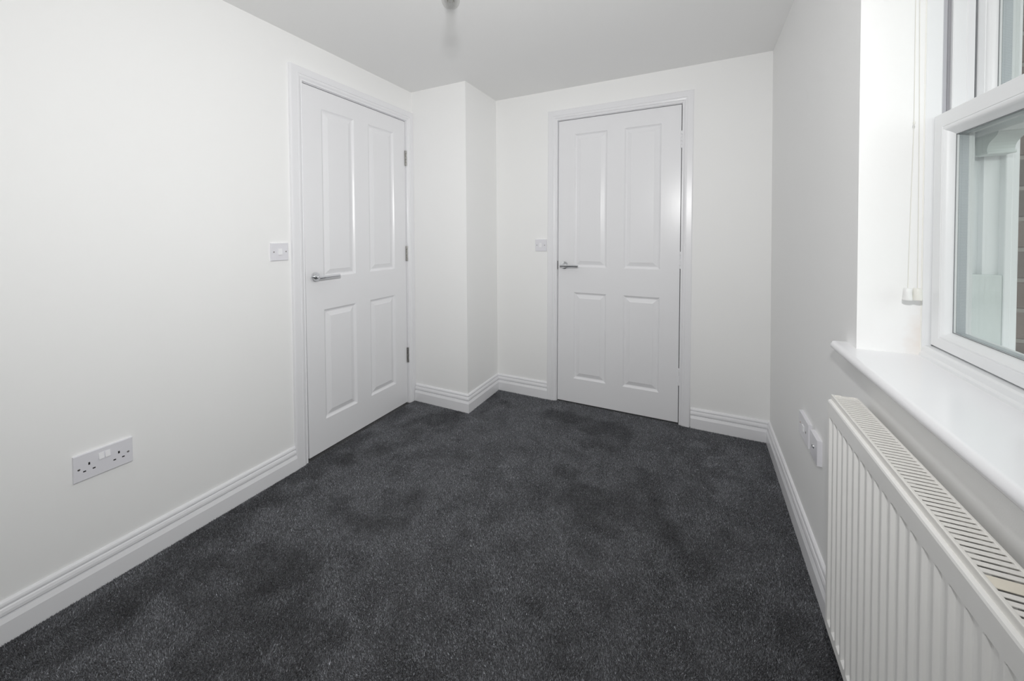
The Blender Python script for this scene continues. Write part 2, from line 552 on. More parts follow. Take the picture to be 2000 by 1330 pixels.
AW = 0.069     # architrave width
AO = 0.006     # margin between leaf edge and architrave
skirt('baseboard_left', (0, YR), (0, D1A - AO - AW + 0.002), (1, 0), -1, 0, 'white grooved skirting board under the double socket, up to the nearer door')
pier = empty('baseboard_corner', (BX, BY, 0))
tag(pier, 'white grooved skirting board wrapping the boxed corner pier', 'skirting board', kind='structure')
skirt('skirting_board', (0.021, BY), (BX, BY), (0, -1), 0, 1, '', pier)
skirt('skirting_board', (BX, BY), (BX, D), (1, 0), 1, -1, '', pier)
bk = empty('baseboard_back', (BX, D, 0))
tag(bk, 'white grooved skirting board in two lengths beside the farther door', 'skirting board', kind='structure')
skirt('skirting_board', (BX, D), (D2A - AO - AW - 0.006, D), (0, -1), -1, 0, '', bk)
skirt('skirting_board', (D2B + AO + AW - 0.012, D), (W, D), (0, -1), 0, -1, '', bk)
skirt('baseboard_right', (W, D), (W, YR), (-1, 0), -1, -1, 'white grooved skirting board running under the radiator')
skirt('baseboard_rear', (W, YR), (0, YR), (0, 1), -1, -1, 'white grooved skirting board along the near end wall')

# ------------------------------------------------------------------ doors
def mapper(which):
    if which == 1:
        return lambda u, v, n: Vector((n, D1A + u, v))
    k = 0.0085      # the far door hangs very slightly out of plumb
    return lambda u, v, n: Vector((D2A + u + k * (v - 1.0), D - n, v))


def lbox(bm, P, u0, u1, v0, v1, n0, n1, bev=0.0):
    before = set(bm.verts)
    add_box(bm, u0, u1, v0, v1, n0, n1, bev)
    for v in bm.verts:
        if v not in before:
            v.co = P(v.co.x, v.co.y, v.co.z)


def lobj(name, P, dims, mat, parent, bev=0.0):
    bm = bmesh.new(); lbox(bm, P, *dims, bev=bev)
    return mesh_obj(name, bm, mat, parent)


ARCH = [(0, 0), (0, 0.0105), (0.0015, 0.012), (0.0045, 0.012), (0.0055, 0.0098), (0.0075, 0.0096), (0.012, 0.0122), (0.017, 0.0158), (0.022, 0.0172),
        (0.027, 0.0175), (0.0282, 0.0160), (0.0298, 0.0160), (0.031, 0.0185), (0.062, 0.0185), (0.0665, 0.0172), (0.069, 0.0135), (0.069, 0)]


def architrave(which, parent, w):
    P = mapper(which)
    lo, hi, top = -AO, w + AO, LZ1 + AO
    bm = bmesh.new(); add_prism(bm, [P(lo - a, -0.005, b) for a, b in ARCH], [P(lo - a, top + a, b) for a, b in ARCH])
    mesh_obj('architrave', bm, M_TRIM, parent)
    bm = bmesh.new(); add_prism(bm, [P(hi + a * 0.90, -0.005, b) for a, b in ARCH], [P(hi + a * 0.90, top + a, b) for a, b in ARCH])
    mesh_obj('architrave', bm, M_TRIM, parent)
    bm = bmesh.new(); add_prism(bm, [P(lo - a, top + a, b) for a, b in ARCH], [P(hi + a * 0.90, top + a, b) for a, b in ARCH])
    mesh_obj('architrave_head', bm, M_TRIM, parent)


def build_door(which, w, label, alabel, hinge_mat, hinge_z, base):
    P = mapper(which)
    root = empty('door_%d' % which, base)
    tag(root, label, 'door', kind='structure')
    tr = empty('trim_%d' % which, base)
    tag(tr, alabel, 'architrave', kind='structure')
    architrave(which, tr, w)
    NF = -0.003                      # leaf face, a touch behind the wall plane
    TH = 0.038
    # lining, and stops coloured near black to paint the shade of the gap
    lobj('door_jamb', P, (-G - LIN, -G, -0.05, LZ1 + G + LIN, -REC, 0.0), M_TRIM, root)
    lobj('door_jamb', P, (w + G, w + G + LIN, -0.05, LZ1 + G + LIN, -REC, 0.0), M_TRIM, root)
    lobj('door_head', P, (-G, w + G, LZ1 + G, LZ1 + G + LIN, -REC, 0.0), M_TRIM, root)
    lobj('door_stop', P, (-G, 0.012, 0.0, LZ1 + G, -REC + 0.01, NF - TH - 0.002), M_GAPSHADE, root)
    lobj('door_stop', P, (w - 0.012, w + G, 0.0, LZ1 + G, -REC + 0.01, NF - TH - 0.002), M_GAPSHADE, root)
    lobj('door_stop', P, (0.012, w - 0.012, LZ1 - 0.012, LZ1 + G, -REC + 0.01, NF - TH - 0.002), M_GAPSHADE, root)
    # leaf with four openings
    s = w / 0.771
    us = [0, 0.112 * s, 0.332 * s, 0.440 * s, 0.660 * s, w]
    vs = [LZ0, 0.178, 0.788, 0.966, 1.890, LZ1]
    bm = bmesh.new()
    tap = 0.010 if which == 1 else 0.0        # the latch edge drifts away from the lining towards the floor
    lu = lambda v: tap * (1 - v / LZ1)
    grid = [[bm.verts.new(P(u if q else lu(v), v, NF)) for q, u in enumerate(us)] for v in vs]
    for j in range(5):
        for i in range(5):
            if i in (1, 3) and j in (1, 3): continue
            bm.faces.new((grid[j][i], grid[j][i + 1], grid[j + 1][i + 1], grid[j + 1][i]))
    bk_ = [bm.verts.new(P(u, v, NF - TH)) for u, v in ((lu(LZ0), LZ0), (w, LZ0), (w, LZ1), (lu(LZ1), LZ1))]
    bm.faces.new(bk_)
    bot = grid[0]; topv = grid[5]
    bm.faces.new([*bot, bk_[1], bk_[0]])
    bm.faces.new([*topv, bk_[2], bk_[3]])
    bm.faces.new([r[0] for r in grid] + [bk_[3], bk_[0]])
    bm.faces.new([r[5] for r in grid] + [bk_[2], bk_[1]])
    leaf = mesh_obj('door_leaf', bm, M_DOOR, root, recalc=False)
    # the moulded panels
    loops = [(0, 0), (0.0015, -0.0006), (0.004, -0.0032), (0.009, -0.0078), (0.014, -0.0098), (0.017, -0.0100), (0.0185, -0.0095), (0.040, -0.0030), (0.0405, -0.0018), (0.042, -0.0015)]
    for (i, j) in ((1, 1), (3, 1), (1, 3), (3, 3)):
        bm = bmesh.new(); prev = None
        for ins, dep in loops:
            r = [bm.verts.new(P(u, v, NF + dep)) for u, v in ((us[i] + ins, vs[j] + ins), (us[i + 1] - ins, vs[j] + ins), (us[i + 1] - ins, vs[j + 1] - ins), (us[i] + ins, vs[j + 1] - ins))]
            if prev:
                for k in range(4): bm.faces.new((prev[k], prev[(k + 1) % 4], r[(k + 1) % 4], r[k]))
            prev = r
        bm.faces.new(prev)
        mesh_obj('door_panel', bm, M_DOOR, leaf, recalc=True)
    # hinges at the far edge
    for z in hinge_z:
        bm = bmesh.new()
        hh = 0.105
        c = P(w + G / 2, z - hh / 2, 0.0035)
        n5 = hh / 5
        for q in range(5):
            r = 0.0062 if q % 2 == 0 else 0.0050
            add_lathe(bm, P(w + G / 2, z - hh / 2 + q * n5 + 0.0004, 0.0045), (0, 0, 1), [(r * 0.85, 0), (r, 0.0008), (r, n5 - 0.0016), (r * 0.85, n5 - 0.0008)], 14)
        lbox(bm, P, w - 0.006, w + G + 0.006, z - hh / 2, z + hh / 2, -0.004, 0.0012)
        mesh_obj('hinge', bm, hinge_mat, root, smooth=True)
    # latch edge strike
    lobj('strike_plate', P, (-G - 0.0005, -G + 0.0012, 0.945, 1.005, -0.034, 0.0012), M_SCREW, root)
    # handle: round rose, lever on a short neck
    hu, hz = (0.060, 0.974) if which == 1 else (0.0475, 0.976)
    nax = (P(0, 0, 1) - P(0, 0, 0))
    bm = bmesh.new()
    add_lathe(bm, P(hu, hz, NF), nax, [(0.0265, 0), (0.0265, 0.0065), (0.0255, 0.009), (0.0225, 0.0098), (0.0125, 0.0098), (0.0125, 0.013), (0.0095, 0.015), (0.0092, 0.05)], 32)
    rose = mesh_obj('handle_rose', bm, M_CHROME, root, smooth=True)
    uax = (P(1, 0, 0) - P(0, 0, 0)).normalized()
    bm = bmesh.new()
    R = 0.0088
    add_lathe(bm, P(hu - 0.016, hz, 0.050), uax, [(R * 0.8, 0), (R, 0.0012), (R, 0.0262), (R * 1.07, 0.0268), (R * 1.07, 0.0292), (R * 0.86, 0.0298), (R * 0.86, 0.0312), (R * 0.98, 0.0318),
                                                   (R * 0.98, 0.1285), (R * 0.8, 0.130)], 28)
    mesh_obj('lever', bm, M_CHROME, rose, smooth=True)
    return root


build_door(1, D1B - D1A, 'white four panel door in the long wall with bare chrome hinges', 'white moulded architrave around the door with bare chrome hinges',
           M_BRUSH, (1.735, 1.065, 0.345), (0, D1A, 0))
build_door(2, D2B - D2A, 'white four panel door in the end wall with painted over hinges', 'white moulded architrave around the end wall door',
           M_TRIM, (1.775, 1.03, 0.30), (D2A, D, 0))

# ------------------------------------------------------------------ switches and sockets
def wall_axes(which):
    if which == 'left': return lambda u, v, n: Vector((n, u, v))
    if which == 'back': return lambda u, v, n: Vector((u, D - n, v))
    return lambda u, v, n: Vector((W - n, u, v))


def plate(name, P, u, z, w, h, parent, mat=None, th=0.009, n0=0.0):
    bm = bmesh.new()
    before = set(bm.verts)
    add_box(bm, u - w / 2, u + w / 2, z - h / 2, z + h / 2, n0, n0 + th)
    es = [e for e in bm.edges if all(abs(v.co.z - (n0 + th)) < 1e-6 for v in e.verts)]
    bmesh.ops.bevel(bm, geom=es, offset=0.0022, segments=3, profile=0.6, affect='EDGES')
    for v in bm.verts: v.co = P(v.co.x, v.co.y, v.co.z)
    return mesh_obj(name, bm, mat or M_PLAST, parent)


def screw(P, u, z, n, parent, r=0.0034, mat=None):
    bm = bmesh.new()
    ax = P(0, 0, 1) - P(0, 0, 0)
    add_lathe(bm, P(u, z, n - 0.001), ax, [(r, 0), (r, 0.0012), (r * 0.7, 0.0020), (0, 0.0022)], 14)
    return mesh_obj('screw', bm, mat or M_SCREW, parent)


def light_switch(wall, u, z, label):
    P = wall_axes(wall)
    root = empty('light_switch', P(u, z, 0))
    tag(root, label, 'light switch', 'single light switches by the doors')
    plate('switch_plate', P, u, z, 0.086, 0.086, root)
    bm = bmesh.new()
    A = [(u - 0.0095, 0), (u + 0.0095, 0)]
    pts = [(-0.0155, 0.0085), (-0.0155, 0.0105), (0.0155, 0.0145), (0.0155, 0.0085)]
    add_prism(bm, [P(u - 0.0095, z - 0.0 + (-a), b) for a, b in pts], [P(u + 0.0095, z - a, b) for a, b in pts])
    mesh_obj('rocker', bm, M_ROCK, root)
    screw(P, u - 0.030, z, 0.009, root); screw(P, u + 0.030, z, 0.009, root)
    return root


light_switch('left', 1.3690, 1.1185, 'white square light switch left of the door with chrome hinges')
light_switch('back', 0.8255, 1.1165, 'white square light switch left of the end wall door')


def double_socket(u, z):
    P = wall_axes('left')
    root = empty('double_socket', P(u, z, 0))
    tag(root, 'white double plug socket low on the long wall', 'socket')
    plate('socket_plate', P, u, z, 0.146, 0.088, root)
    NF = 0.0092
    for s in (-1, 1):
        c = u + s * 0.0365
        # outlet slots: earth above, live and neutral below
        for du, dv, w, h in ((0, 0.0085, 0.0045, 0.0085), (-0.0111, -0.0125, 0.0068, 0.0042), (0.0111, -0.0125, 0.0068, 0.0042)):
            bm = bmesh.new(); lbox(bm, P, c + du - w / 2, c + du + w / 2, z + dv - h / 2 - 0.002, z + dv + h / 2 - 0.002, NF - 0.004, NF + 0.0001)
            mesh_obj('pin_hole', bm, M_DARK, root)
        # switches in the middle, tilted
        cs = u + s * 0.0078
        bm = bmesh.new()
        pts = [(0.0290, NF - 0.001), (0.0290, NF + 0.0012), (0.0085, NF + 0.0050), (0.0085, NF - 0.001)]
        add_prism(bm, [P(cs - 0.0062, z + a, b) for a, b in pts], [P(cs + 0.0062, z + a, b) for a, b in pts])
        mesh_obj('rocker', bm, M_ROCK, root)
        screw(P, u + s * 0.0605, z - 0.003, 0.009, root)
    return root


double_socket(0.7430, 0.4285)

# two outlet plates on the window wall
P = wall_axes('right')
root = empty('wall_outlet', P(1.963, 0.457, 0))
tag(root, 'wide white wall outlet plate farther from the radiator', 'wall outlet', 'outlet plates beside the radiator')
plate('outlet_plate', P, 1.963, 0.457, 0.138, 0.087, root, th=0.012)
bm = bmesh.new(); lbox(bm, P, 1.963 - 0.011, 1.963 + 0.011, 0.446, 0.468, 0.011, 0.0150, bev=0.001)
mesh_obj('outlet_module', bm, M_ROCK, root)
screw(P, 1.963 + 0.048, 0.459, 0.012, root, mat=M_RSCREW)
screw(P, 1.963 - 0.034, 0.457, 0.012, root, r=0.0045)
root = empty('aerial_socket', P(1.816, 0.460, 0))
tag(root, 'square white aerial socket plate nearest the radiator', 'aerial socket', 'outlet plates beside the radiator')
plate('outlet_plate', P, 1.816, 0.460, 0.087, 0.085, root, th=0.014)
bm = bmesh.new()
add_lathe(bm, P(1.818, 0.462, 0.0135), (-1, 0, 0), [(0.0078, 0), (0.0078, 0.0012), (0.0062, 0.0018), (0.0062, 0.0036), (0.0054, 0.0036), (0.0050, 0.001)], 20)
mesh_obj('coaxial_connector', bm, M_CHROME, root, smooth=True)
bm = bmesh.new(); add_lathe(bm, P(1.818, 0.462, 0.0150), (-1, 0, 0), [(0.0048, 0), (0.0048, 0.002), (0, 0.002)], 16)
mesh_obj('connector_hole', bm, M_DARK, root)

# ------------------------------------------------------------------ radiator
RX, RY0, RY1, RZ0, RZT = 2.143, 0.300, 1.402, 0.196, 0.793
rad = empty('radiator', (2.17, RY1, RZ0))
tag(rad, 'off white panel radiator with slotted top grille under the window', 'radiator')
pitch_r = 0.0333
prof = []                                # (y, depth 0..1) along the panel
y = RY1
prof.append((y, 0)); y -= 0.012
k = 0
while y - pitch_r > RY0 + 0.005:
    prof += [(y, 0), (y - 0.0015, 0.12), (y - 0.0050, 0.88), (y - 0.0068, 1), (y - 0.0207, 1), (y - 0.0225, 0.88), (y - 0.0260, 0.12), (y - 0.0275, 0)]
    y -= pitch_r
prof.append((RY0, 0))
dep = 0.0060
zr = [(RZ0, 0, 0.004), (RZ0 + 0.003, 0, 0.0), (0.222, 0, 0), (0.2225, 0.03, 0), (0.2300, 0.97, 0), (0.2315, 1, 0), (0.7362, 1, 0), (0.7370, 0.97, 0), (0.7405, 0.03, 0), (0.741, 0, 0), (0.7745, 0, 0), (0.7782, 0, 0.0012), (0.7800, 0, 0.0040), (0.7805, 0, 0.0075)]
bm = bmesh.new()
rows = []
for z, f, back in zr:
    rows.append([bm.verts.new((RX + dep * d * f + back, yy, z)) for yy, d in prof])
for a, b in zip(rows, rows[1:]):
    for i in range(len(prof) - 1):
        bm.faces.new((a[i], a[i + 1], b[i + 1], b[i]))
# back sheet and ends
bx_ = RX + 0.014
e = [bm.verts.new((bx_, yy, z)) for yy, z in ((RY1, RZ0), (RY0, RZ0), (RY0, 0.7805), (RY1, 0.7805))]
bm.faces.new(e)
bm.faces.new([r[0] for r in rows] + [e[3], e[0]])
bm.faces.new([r[-1] for r in rows] + [e[2], e[1]])
bm.faces.new([*rows[0], e[1], e[0]])
bm.faces.new([*rows[-1], e[2], e[3]])
mesh_obj('front_panel', bm, M_RAD, rad)
# convector fins behind, as a folded sheet
bm = bmesh.new()
yy = RY1 - 0.03
prevp = None
zz0, zz1 = 0.225, 0.765
kk = 0
pts2 = []
while yy > RY0 + 0.03:
    pts2 += [(bx_ + 0.001, yy), (bx_ + 0.030, yy - 0.004), (bx_ + 0.030, yy - 0.0166), (bx_ + 0.001, yy - 0.0206)]
    yy -= 0.0333
A = [bm.verts.new((x, q, zz0)) for x, q in pts2]; B = [bm.verts.new((x, q, zz1)) for x, q in pts2]
for i in range(len(A) - 1): bm.faces.new((A[i], A[i + 1], B[i + 1], B[i]))
mesh_obj('convector_fins', bm, M_RAD, rad)
# end cover and rear hanging rails
XB = 2.2015
box('side_cover', RX + 0.010, XB, RY1 - 0.0015, RY1 + 0.0002, RZ0 + 0.03, RZT - 0.002, M_RAD, rad)
box('side_cover', RX + 0.010, XB, RY0 - 0.0002, RY0 + 0.0015, RZ0 + 0.03, RZT - 0.002, M_RAD, rad)
for yb in (1.24, 0.46):
    bm = bmesh.new()
    add_box(bm, XB - 0.004, W - 0.0012, yb - 0.015, yb + 0.015, 0.30, 0.72)
    mesh_obj('wall_bracket', bm, M_RAD, rad)
# top grille: rim and slats
gx0, gx1 = RX + 0.0065, XB
bm = bmesh.new()
add_box(bm, gx0, gx0 + 0.0052, RY0, RY1, RZT - 0.024, RZT, bev=0.0012)
add_box(bm, gx1 - 0.0045, gx1, RY0, RY1, RZT - 0.024, RZT, bev=0.0012)
add_box(bm, gx0 + 0.004, gx1 - 0.003, RY1 - 0.010, RY1, RZT - 0.020, RZT - 0.0005, bev=0.001)
add_box(bm, gx0 + 0.004, gx1 - 0.003, RY0, RY0 + 0.010, RZT - 0.020, RZT - 0.0005, bev=0.001)
gr = mesh_obj('top_grille', bm, M_RADG, rad)
bm = bmesh.new(); add_box(bm, gx0 + 0.004, gx1 - 0.003, -0.0037, 0.0037, -0.0018, 0.0, bev=0.0006, seg=1)
slat = mesh_obj('grille_slat', bm, M_RADG, gr); slat_me = slat.data
bm = bmesh.new(); add_box(bm, gx0 + 0.004, gx1 - 0.003, -0.0095, 0.0095, -0.0018, 0.0, bev=0.0006, seg=1)
wide = mesh_obj('grille_slat', bm, M_RADY, gr); wide_me = wide.data
bpy.data.objects.remove(slat); bpy.data.objects.remove(wide)
yy = RY1 - 0.0175
while yy > RY0 + 0.015:
    is_wide = abs(yy - 0.842) < 0.0058
    inst('grille_slat', wide_me if is_wide else slat_me, (0, yy - (0.006 if is_wide else 0), RZT - 0.001), gr)
    yy -= 0.0115 + (0.012 if is_wide else 0)
# clip tabs at the far end of the grille
for xt in (gx0 + 0.012, gx1 - 0.013):
    bm = bmesh.new(); add_tube(bm, [(xt - 0.006, RY1 - 0.0075, RZT - 0.0005), (xt - 0.003, RY1 - 0.0065, RZT + 0.0007), (xt + 0.003, RY1 - 0.0065, RZT + 0.0007), (xt + 0.006, RY1 - 0.0075, RZT - 0.0005)], 0.0010, 8)
    mesh_obj('grille_clip', bm, M_RADG, gr)

# ------------------------------------------------------------------ window board
SX0, SYE = 2.184, 1.556
bm = bmesh.new()
nose = [(SX0 + 0.0135, 0)]
for q in range(13):
    a = math.pi / 2 + math.pi * q / 12
    nose.append((SX0 + 0.0115 + 0.0115 * math.cos(a), -0.0115 + 0.0115 * math.sin(a)))
nose.append((SX0 + 0.0135, -0.023))
tp = [(x, WZ0 + z) for x, z in nose]
ys = (WY0 - 0.069, SYE)
# far and near horns beyond the opening, full depth board between them
pts = tp + [(W, WZ0 - 0.023), (W, WZ0)]
ptm = tp + [(XF + 0.004, WZ0 - 0.023), (XF + 0.004, WZ0)]
add_prism(bm, [Vector((x, ys[0], z)) for x, z in pts], [Vector((x, WY0, z)) for x, z in pts])
add_prism(bm, [Vector((x, WY0, z)) for x, z in ptm], [Vector((x, WY1, z)) for x, z in ptm])
add_prism(bm, [Vector((x, WY1, z)) for x, z in pts], [Vector((x, ys[1] - (0.006 if x < SX0 + 0.004 else 0), z)) for x, z in pts])
sill = mesh_obj('trim_3', bm, M_SILL, smooth=True)
tag(sill, 'glossy white window board with rounded nose above the radiator', 'window sill', kind='structure')

# ------------------------------------------------------------------ window
win = empty('window_1', (XF, (WY0 + WY1) / 2, WZ0))
tag(win, 'white sliding sash window with lower sash and taller upper sash', 'window', kind='structure')
YC = (WY0 + WY1) / 2
JP = [(XF, 0.045), (XF, 0.0015), (2.3465, 0.0), (2.3735, 0.0), (2.3750, 0.0010), (2.3750, 0.010), (2.3905, 0.010), (2.3905, -0.0005), (2.392, -0.002), (2.4130, -0.002),
      (2.4145, -0.004), (2.4262, -0.004), (2.4275, -0.002), (2.4275, 0.004), (2.4320, 0.004), (2.4320, 0.026), (2.4500, 0.026), (2.4520, 0.012), (2.4780, 0.012), (2.4800, -0.002),
      (2.4815, -0.003), (2.4905, -0.003), (2.4920, -0.001), (2.5020, -0.001), (2.5020, 0.045)]
YJ = 1.4855
for far in (True, False):
    f = (lambda d: YJ + d) if far else (lambda d: 2 * YC - YJ - d)
    bm = bmesh.new()
    add_prism(bm, [Vector((x, f(d), WZ0 - 0.008)) for x, d in JP], [Vector((x, f(d), WZ1 + 0.01)) for x, d in JP])
    mesh_obj('frame_jamb', bm, M_UPVC, win)
    # brush seal between the parting bead and the upper sash
    bm = bmesh.new(); ya, yb2 = sorted((f(-0.0030), f(0.002)))
    add_box(bm, 2.4278, 2.4296, ya, yb2, 1.45, WZ1 - 0.01)
    mesh_obj('brush_seal', bm, M_SEAL, win)
    bm = bmesh.new(); ya, yb2 = sorted((f(-0.0035), f(0.0002)))
    add_box(bm, 2.3625, 2.3640, ya, yb2, 0.92, 1.470)
    mesh_obj('brush_seal', bm, M_SEAL, win)
    # pale and mid grey strips on the floor of the inner track groove
    bm = bmesh.new(); ya, yb2 = sorted((f(0.0085), f(0.0105)))
    add_box(bm, 2.3755, 2.3850, ya, yb2, WZ0, WZ1 - 0.01)
    mesh_obj('track_strip', bm, M_STRIP, win)
    bm = bmesh.new(); ya, yb2 = sorted((f(0.0070), f(0.0105)))
    add_box(bm, 2.3852, 2.3902, ya, yb2, WZ0, WZ1 - 0.01)
    mesh_obj('track_strip', bm, M_STRIPG, win)
    # travel stop filling the outer channel low down
    bm = bmesh.new(); ya, yb2 = sorted((f(-0.001), f(0.0255)))
    add_box(bm, 2.4250, 2.4795, ya, yb2, WZ0, 1.098, bev=0.0015)
    mesh_obj('track_insert', bm, M_UPVCO, win)
# cream caulk line where the plaster reveal meets the frame
bm = bmesh.new(); add_tube(bm, [(XF - 0.0005, WY1 - 0.0005, WZ0 + 0.012 + 0.1 * q) for q in range(12)], 0.0028, 8, radii=[0.0010 + 0.0010 * random.random() for q in range(12)])
mesh_obj('caulk_bead', bm, M_CAULK, win, smooth=True)
# frame sill and head
bm = bmesh.new()
sp = [(XF - 0.004, WZ0), (XF - 0.003, WZ0 + 0.006), (XF + 0.001, WZ0 + 0.010), (XF + 0.002, WZ0 + 0.022), (XF + 0.006, WZ0 + 0.0255), (2.4080, WZ0 + 0.0260), (2.4100, WZ0 + 0.018), (2.505, WZ0 + 0.002), (2.530, WZ0 - 0.012), (2.530, WZ0 - 0.03), (XF, WZ0 - 0.03)]
add_prism(bm, [Vector((x, WY0 - 0.04, z)) for x, z in sp], [Vector((x, WY1 + 0.04, z)) for x, z in sp])
mesh_obj('frame_sill', bm, M_UPVC, win)
box('frame_head', XF, 2.502, WY0 - 0.04, WY1 + 0.04, WZ1 - 0.03, WZ1 + 0.045, M_UPVC, win, bev=0.002)


def sash(name, x0, x1, loops, glass, horn=False):
    """loops: (x, ya, yb, za, zb) rectangles from the outer face edge to the glass edge"""
    bm = bmesh.new()
    prev = None
    o = loops[0]
    seq = [(x1, *o[1:])] + loops + [(x1, *loops[-1][1:])]
    first = None
    for x, ya, yb, za, zb in seq:
        r = [bm.verts.new((x, yy, zz)) for yy, zz in ((ya, za), (yb, za), (yb, zb), (ya, zb))]
        if prev:
            for k in range(4): bm.faces.new((prev[k], prev[(k + 1) % 4], r[(k + 1) % 4], r[k]))
        else:
            first = r
        prev = r
    for k in range(4): bm.faces.new((prev[k], prev[(k + 1) % 4], first[(k + 1) % 4], first[k]))
    s = mesh_obj(name, bm, M_UPVC, win, smooth=True, ang=38)
    ya, yb, za, zb, gx = glass
    # two panes and the spacer bar between them
    box('glass_pane', gx, gx + 0.004, ya - 0.006, yb + 0.006, za - 0.006, zb + 0.006, M_GLASS, s)
    box('glass_pane', gx + 0.020, gx + 0.024, ya - 0.006, yb + 0.006, za - 0.006, zb + 0.006, M_GLASS, s)
    bm = bmesh.new()
    i = 0.0012
    A = [(ya - 0.005, za - 0.005), (yb + 0.005, za - 0.005), (yb + 0.005, zb + 0.005), (ya - 0.005, zb + 0.005)]
    Bq = [(ya + i, za + i), (yb - i, za + i), (yb - i, zb - i), (ya + i, zb - i)]
    va = [[bm.verts.new((x, yy, zz)) for yy, zz in q] for q in (A, Bq) for x in (gx + 0.0045, gx + 0.0195)]
    a0, a1, b0, b1 = va
    for k in range(4):
        j = (k + 1) % 4
        bm.faces.new((b0[k], b0[j], b1[j], b1[k])); bm.faces.new((a0[k], a0[j], b0[j], b0[k])); bm.faces.new((a1[k], a1[j], b1[j], b1[k])); bm.faces.new((a0[k], a0[j], a1[j], a1[k]))
    mesh_obj('spacer_bar', bm, M_SPACER, s)
    # dark glazing gasket line
    bm = bmesh.new()
    g = 0.0012
    for (y0_, y1_, z0_, z1_) in ((ya, yb, za, za + g), (ya, yb, zb - g, zb), (ya, ya + g, za, zb), (yb - g, yb, za, zb)):
        add_box(bm, gx - 0.0012, gx - 0.0001, y0_, y1_, z0_, z1_)
    mesh_obj('glazing_gasket', bm, M_SEAL, s)
    return s


ya, yb = WY0 + 0.0055, 1.4820
# lower sash
lo = []
for x, st, br, tr_ in ((2.3615, 0, 0, 0), (2.360, 0.0015, 0.0015, 0.0015), (2.360, 0.033, 0.0235, 0.032), (2.3612, 0.0342, 0.0245, 0.0330), (2.3612, 0.0352, 0.0255, 0.0340), (2.3600, 0.0362, 0.0265, 0.0352),
                       (2.3600, 0.0375, 0.0285, 0.038), (2.3630, 0.0405, 0.0320, 0.0420), (2.3680, 0.0425, 0.0345, 0.0450), (2.3740, 0.0435, 0.0375, 0.049), (2.3795, 0.0445, 0.0410, 0.0535)):
    lo.append((x, ya + st, yb - st, 0.9236 + br, 1.4775 - tr_))
g = lo[-1]
ls = sash('lower_sash', 2.3600, 2.4090, lo, (g[1], g[2], g[3], g[4], 2.3800))
# upper sash (outer track)
ua, ub = WY0 + 0.0030, 1.4835
lo = []
for x, st in ((2.4315, 0), (2.430, 0.0015), (2.430, 0.028), (2.4312, 0.029), (2.4312, 0.030), (2.430, 0.031), (2.430, 0.034), (2.4335, 0.0385), (2.4400, 0.041), (2.4445, 0.0425)):
    lo.append((x, ua + st, ub - st, 1.4180 + st, 2.035 - st))
g = lo[-1]
us_ = sash('upper_sash', 2.430, 2.476, lo, (g[1], g[2], g[3], g[4], 2.4450))
# sash horns below the upper sash stiles
for far in (True, False):
    f = (lambda d: ub - d) if far else (lambda d: ua + d)
    hp = [(0.0, 1.421), (0.074, 1.421), (0.074, 1.416), (0.070, 1.410), (0.062, 1.4055), (0.054, 1.402), (0.046, 1.397), (0.041, 1.391), (0.0385, 1.384), (0.0385, 1.378), (0.0, 1.378)]
    bm = bmesh.new()
    add_prism(bm, [Vector((2.4315, f(d), z)) for d, z in hp], [Vector((2.4745, f(d), z)) for d, z in hp])
    hn = mesh_obj('sash_horn', bm, M_UPVCO, us_)
    bm = bmesh.new(); y0_, y1_ = sorted((f(0.0), f(0.042)))
    add_box(bm, 2.4305, 2.4760, y0_, y1_, 1.3735, 1.3790, bev=0.0012)
    mesh_obj('horn_fillet', bm, M_UPVCO, us_)

# ------------------------------------------------------------------ outside: brick reveal, paving
ext = empty('wall_exterior', (2.505, 1.57, 0.6))
tag(ext, 'brown brick outer reveal seen through the window glass', 'brick wall', kind='structure')
YB = 1.572
bm = bmesh.new()
add_box(bm, 2.500, 2.604, YB + 0.005, YB + 0.42, 0.50, 2.30)
mesh_obj('mortar', bm, M_MORTAR, ext)
bm = bmesh.new()
yn = 2 * YC - YB
add_box(bm, 2.500, 2.604, yn - 0.42, yn - 0.005, 0.50, 2.30)
mesh_obj('mortar', bm, M_MORTAR, ext)
brick_mes = []
for kind in range(2):
    bm = bmesh.new(); L = 0.215 if kind == 0 else 0.1025
    add_box(bm, 0, 0.1025, 0, L, 0, 0.065, bev=0.003, seg=1)
    me = bpy.data.meshes.new('brick'); bm.to_mesh(me); bm.free(); me.materials.append(M_BRICK); brick_mes.append((me, L))
for side in (1, -1):
    for cc in range(23):
        z = 0.5635 + cc * 0.0745
        y = 0.0; kk = cc % 2
        for q in range(2):
            me, L = brick_mes[kk if q == 0 else 0]
            jx = random.uniform(-0.0015, 0.0015); jy = random.uniform(0, 0.0025)
            yy = YB + y + jy if side == 1 else yn - y - jy - L
            o = inst('brick', me, (2.5035 + jx, yy, z), ext)
            y += L + 0.010
bm = bmesh.new(); add_box(bm, 2.50, 2.604, yn, YB, 2.08, 2.30)
mesh_obj('lintel', bm, M_UPVCO, ext)
bm = bmesh.new(); add_box(bm, 2.50, 2.66, yn, YB, 0.80, 0.868)
mesh_obj('stone_sill', bm, M_UPVCO, ext)
bm = bmesh.new(); add_box(bm, 2.50, 14.0, -10, 14, -0.35, -0.25)
tag(mesh_obj('ground', bm, M_GROUND), 'plain paving outside below the window', 'paving', kind='structure')

# ------------------------------------------------------------------ blind cord in the reveal
CY = 1.452
bc = empty('blind_cord', (2.308, CY, 1.04))
tag(bc, 'white blind cord with two acorn pulls hanging in the window reveal', 'blind cord')


def cordline(pts, r=0.0008):
    bm = bmesh.new(); add_tube(bm, pts, r, 8)
    mesh_obj('cord', bm, M_CORD, bc, smooth=True)


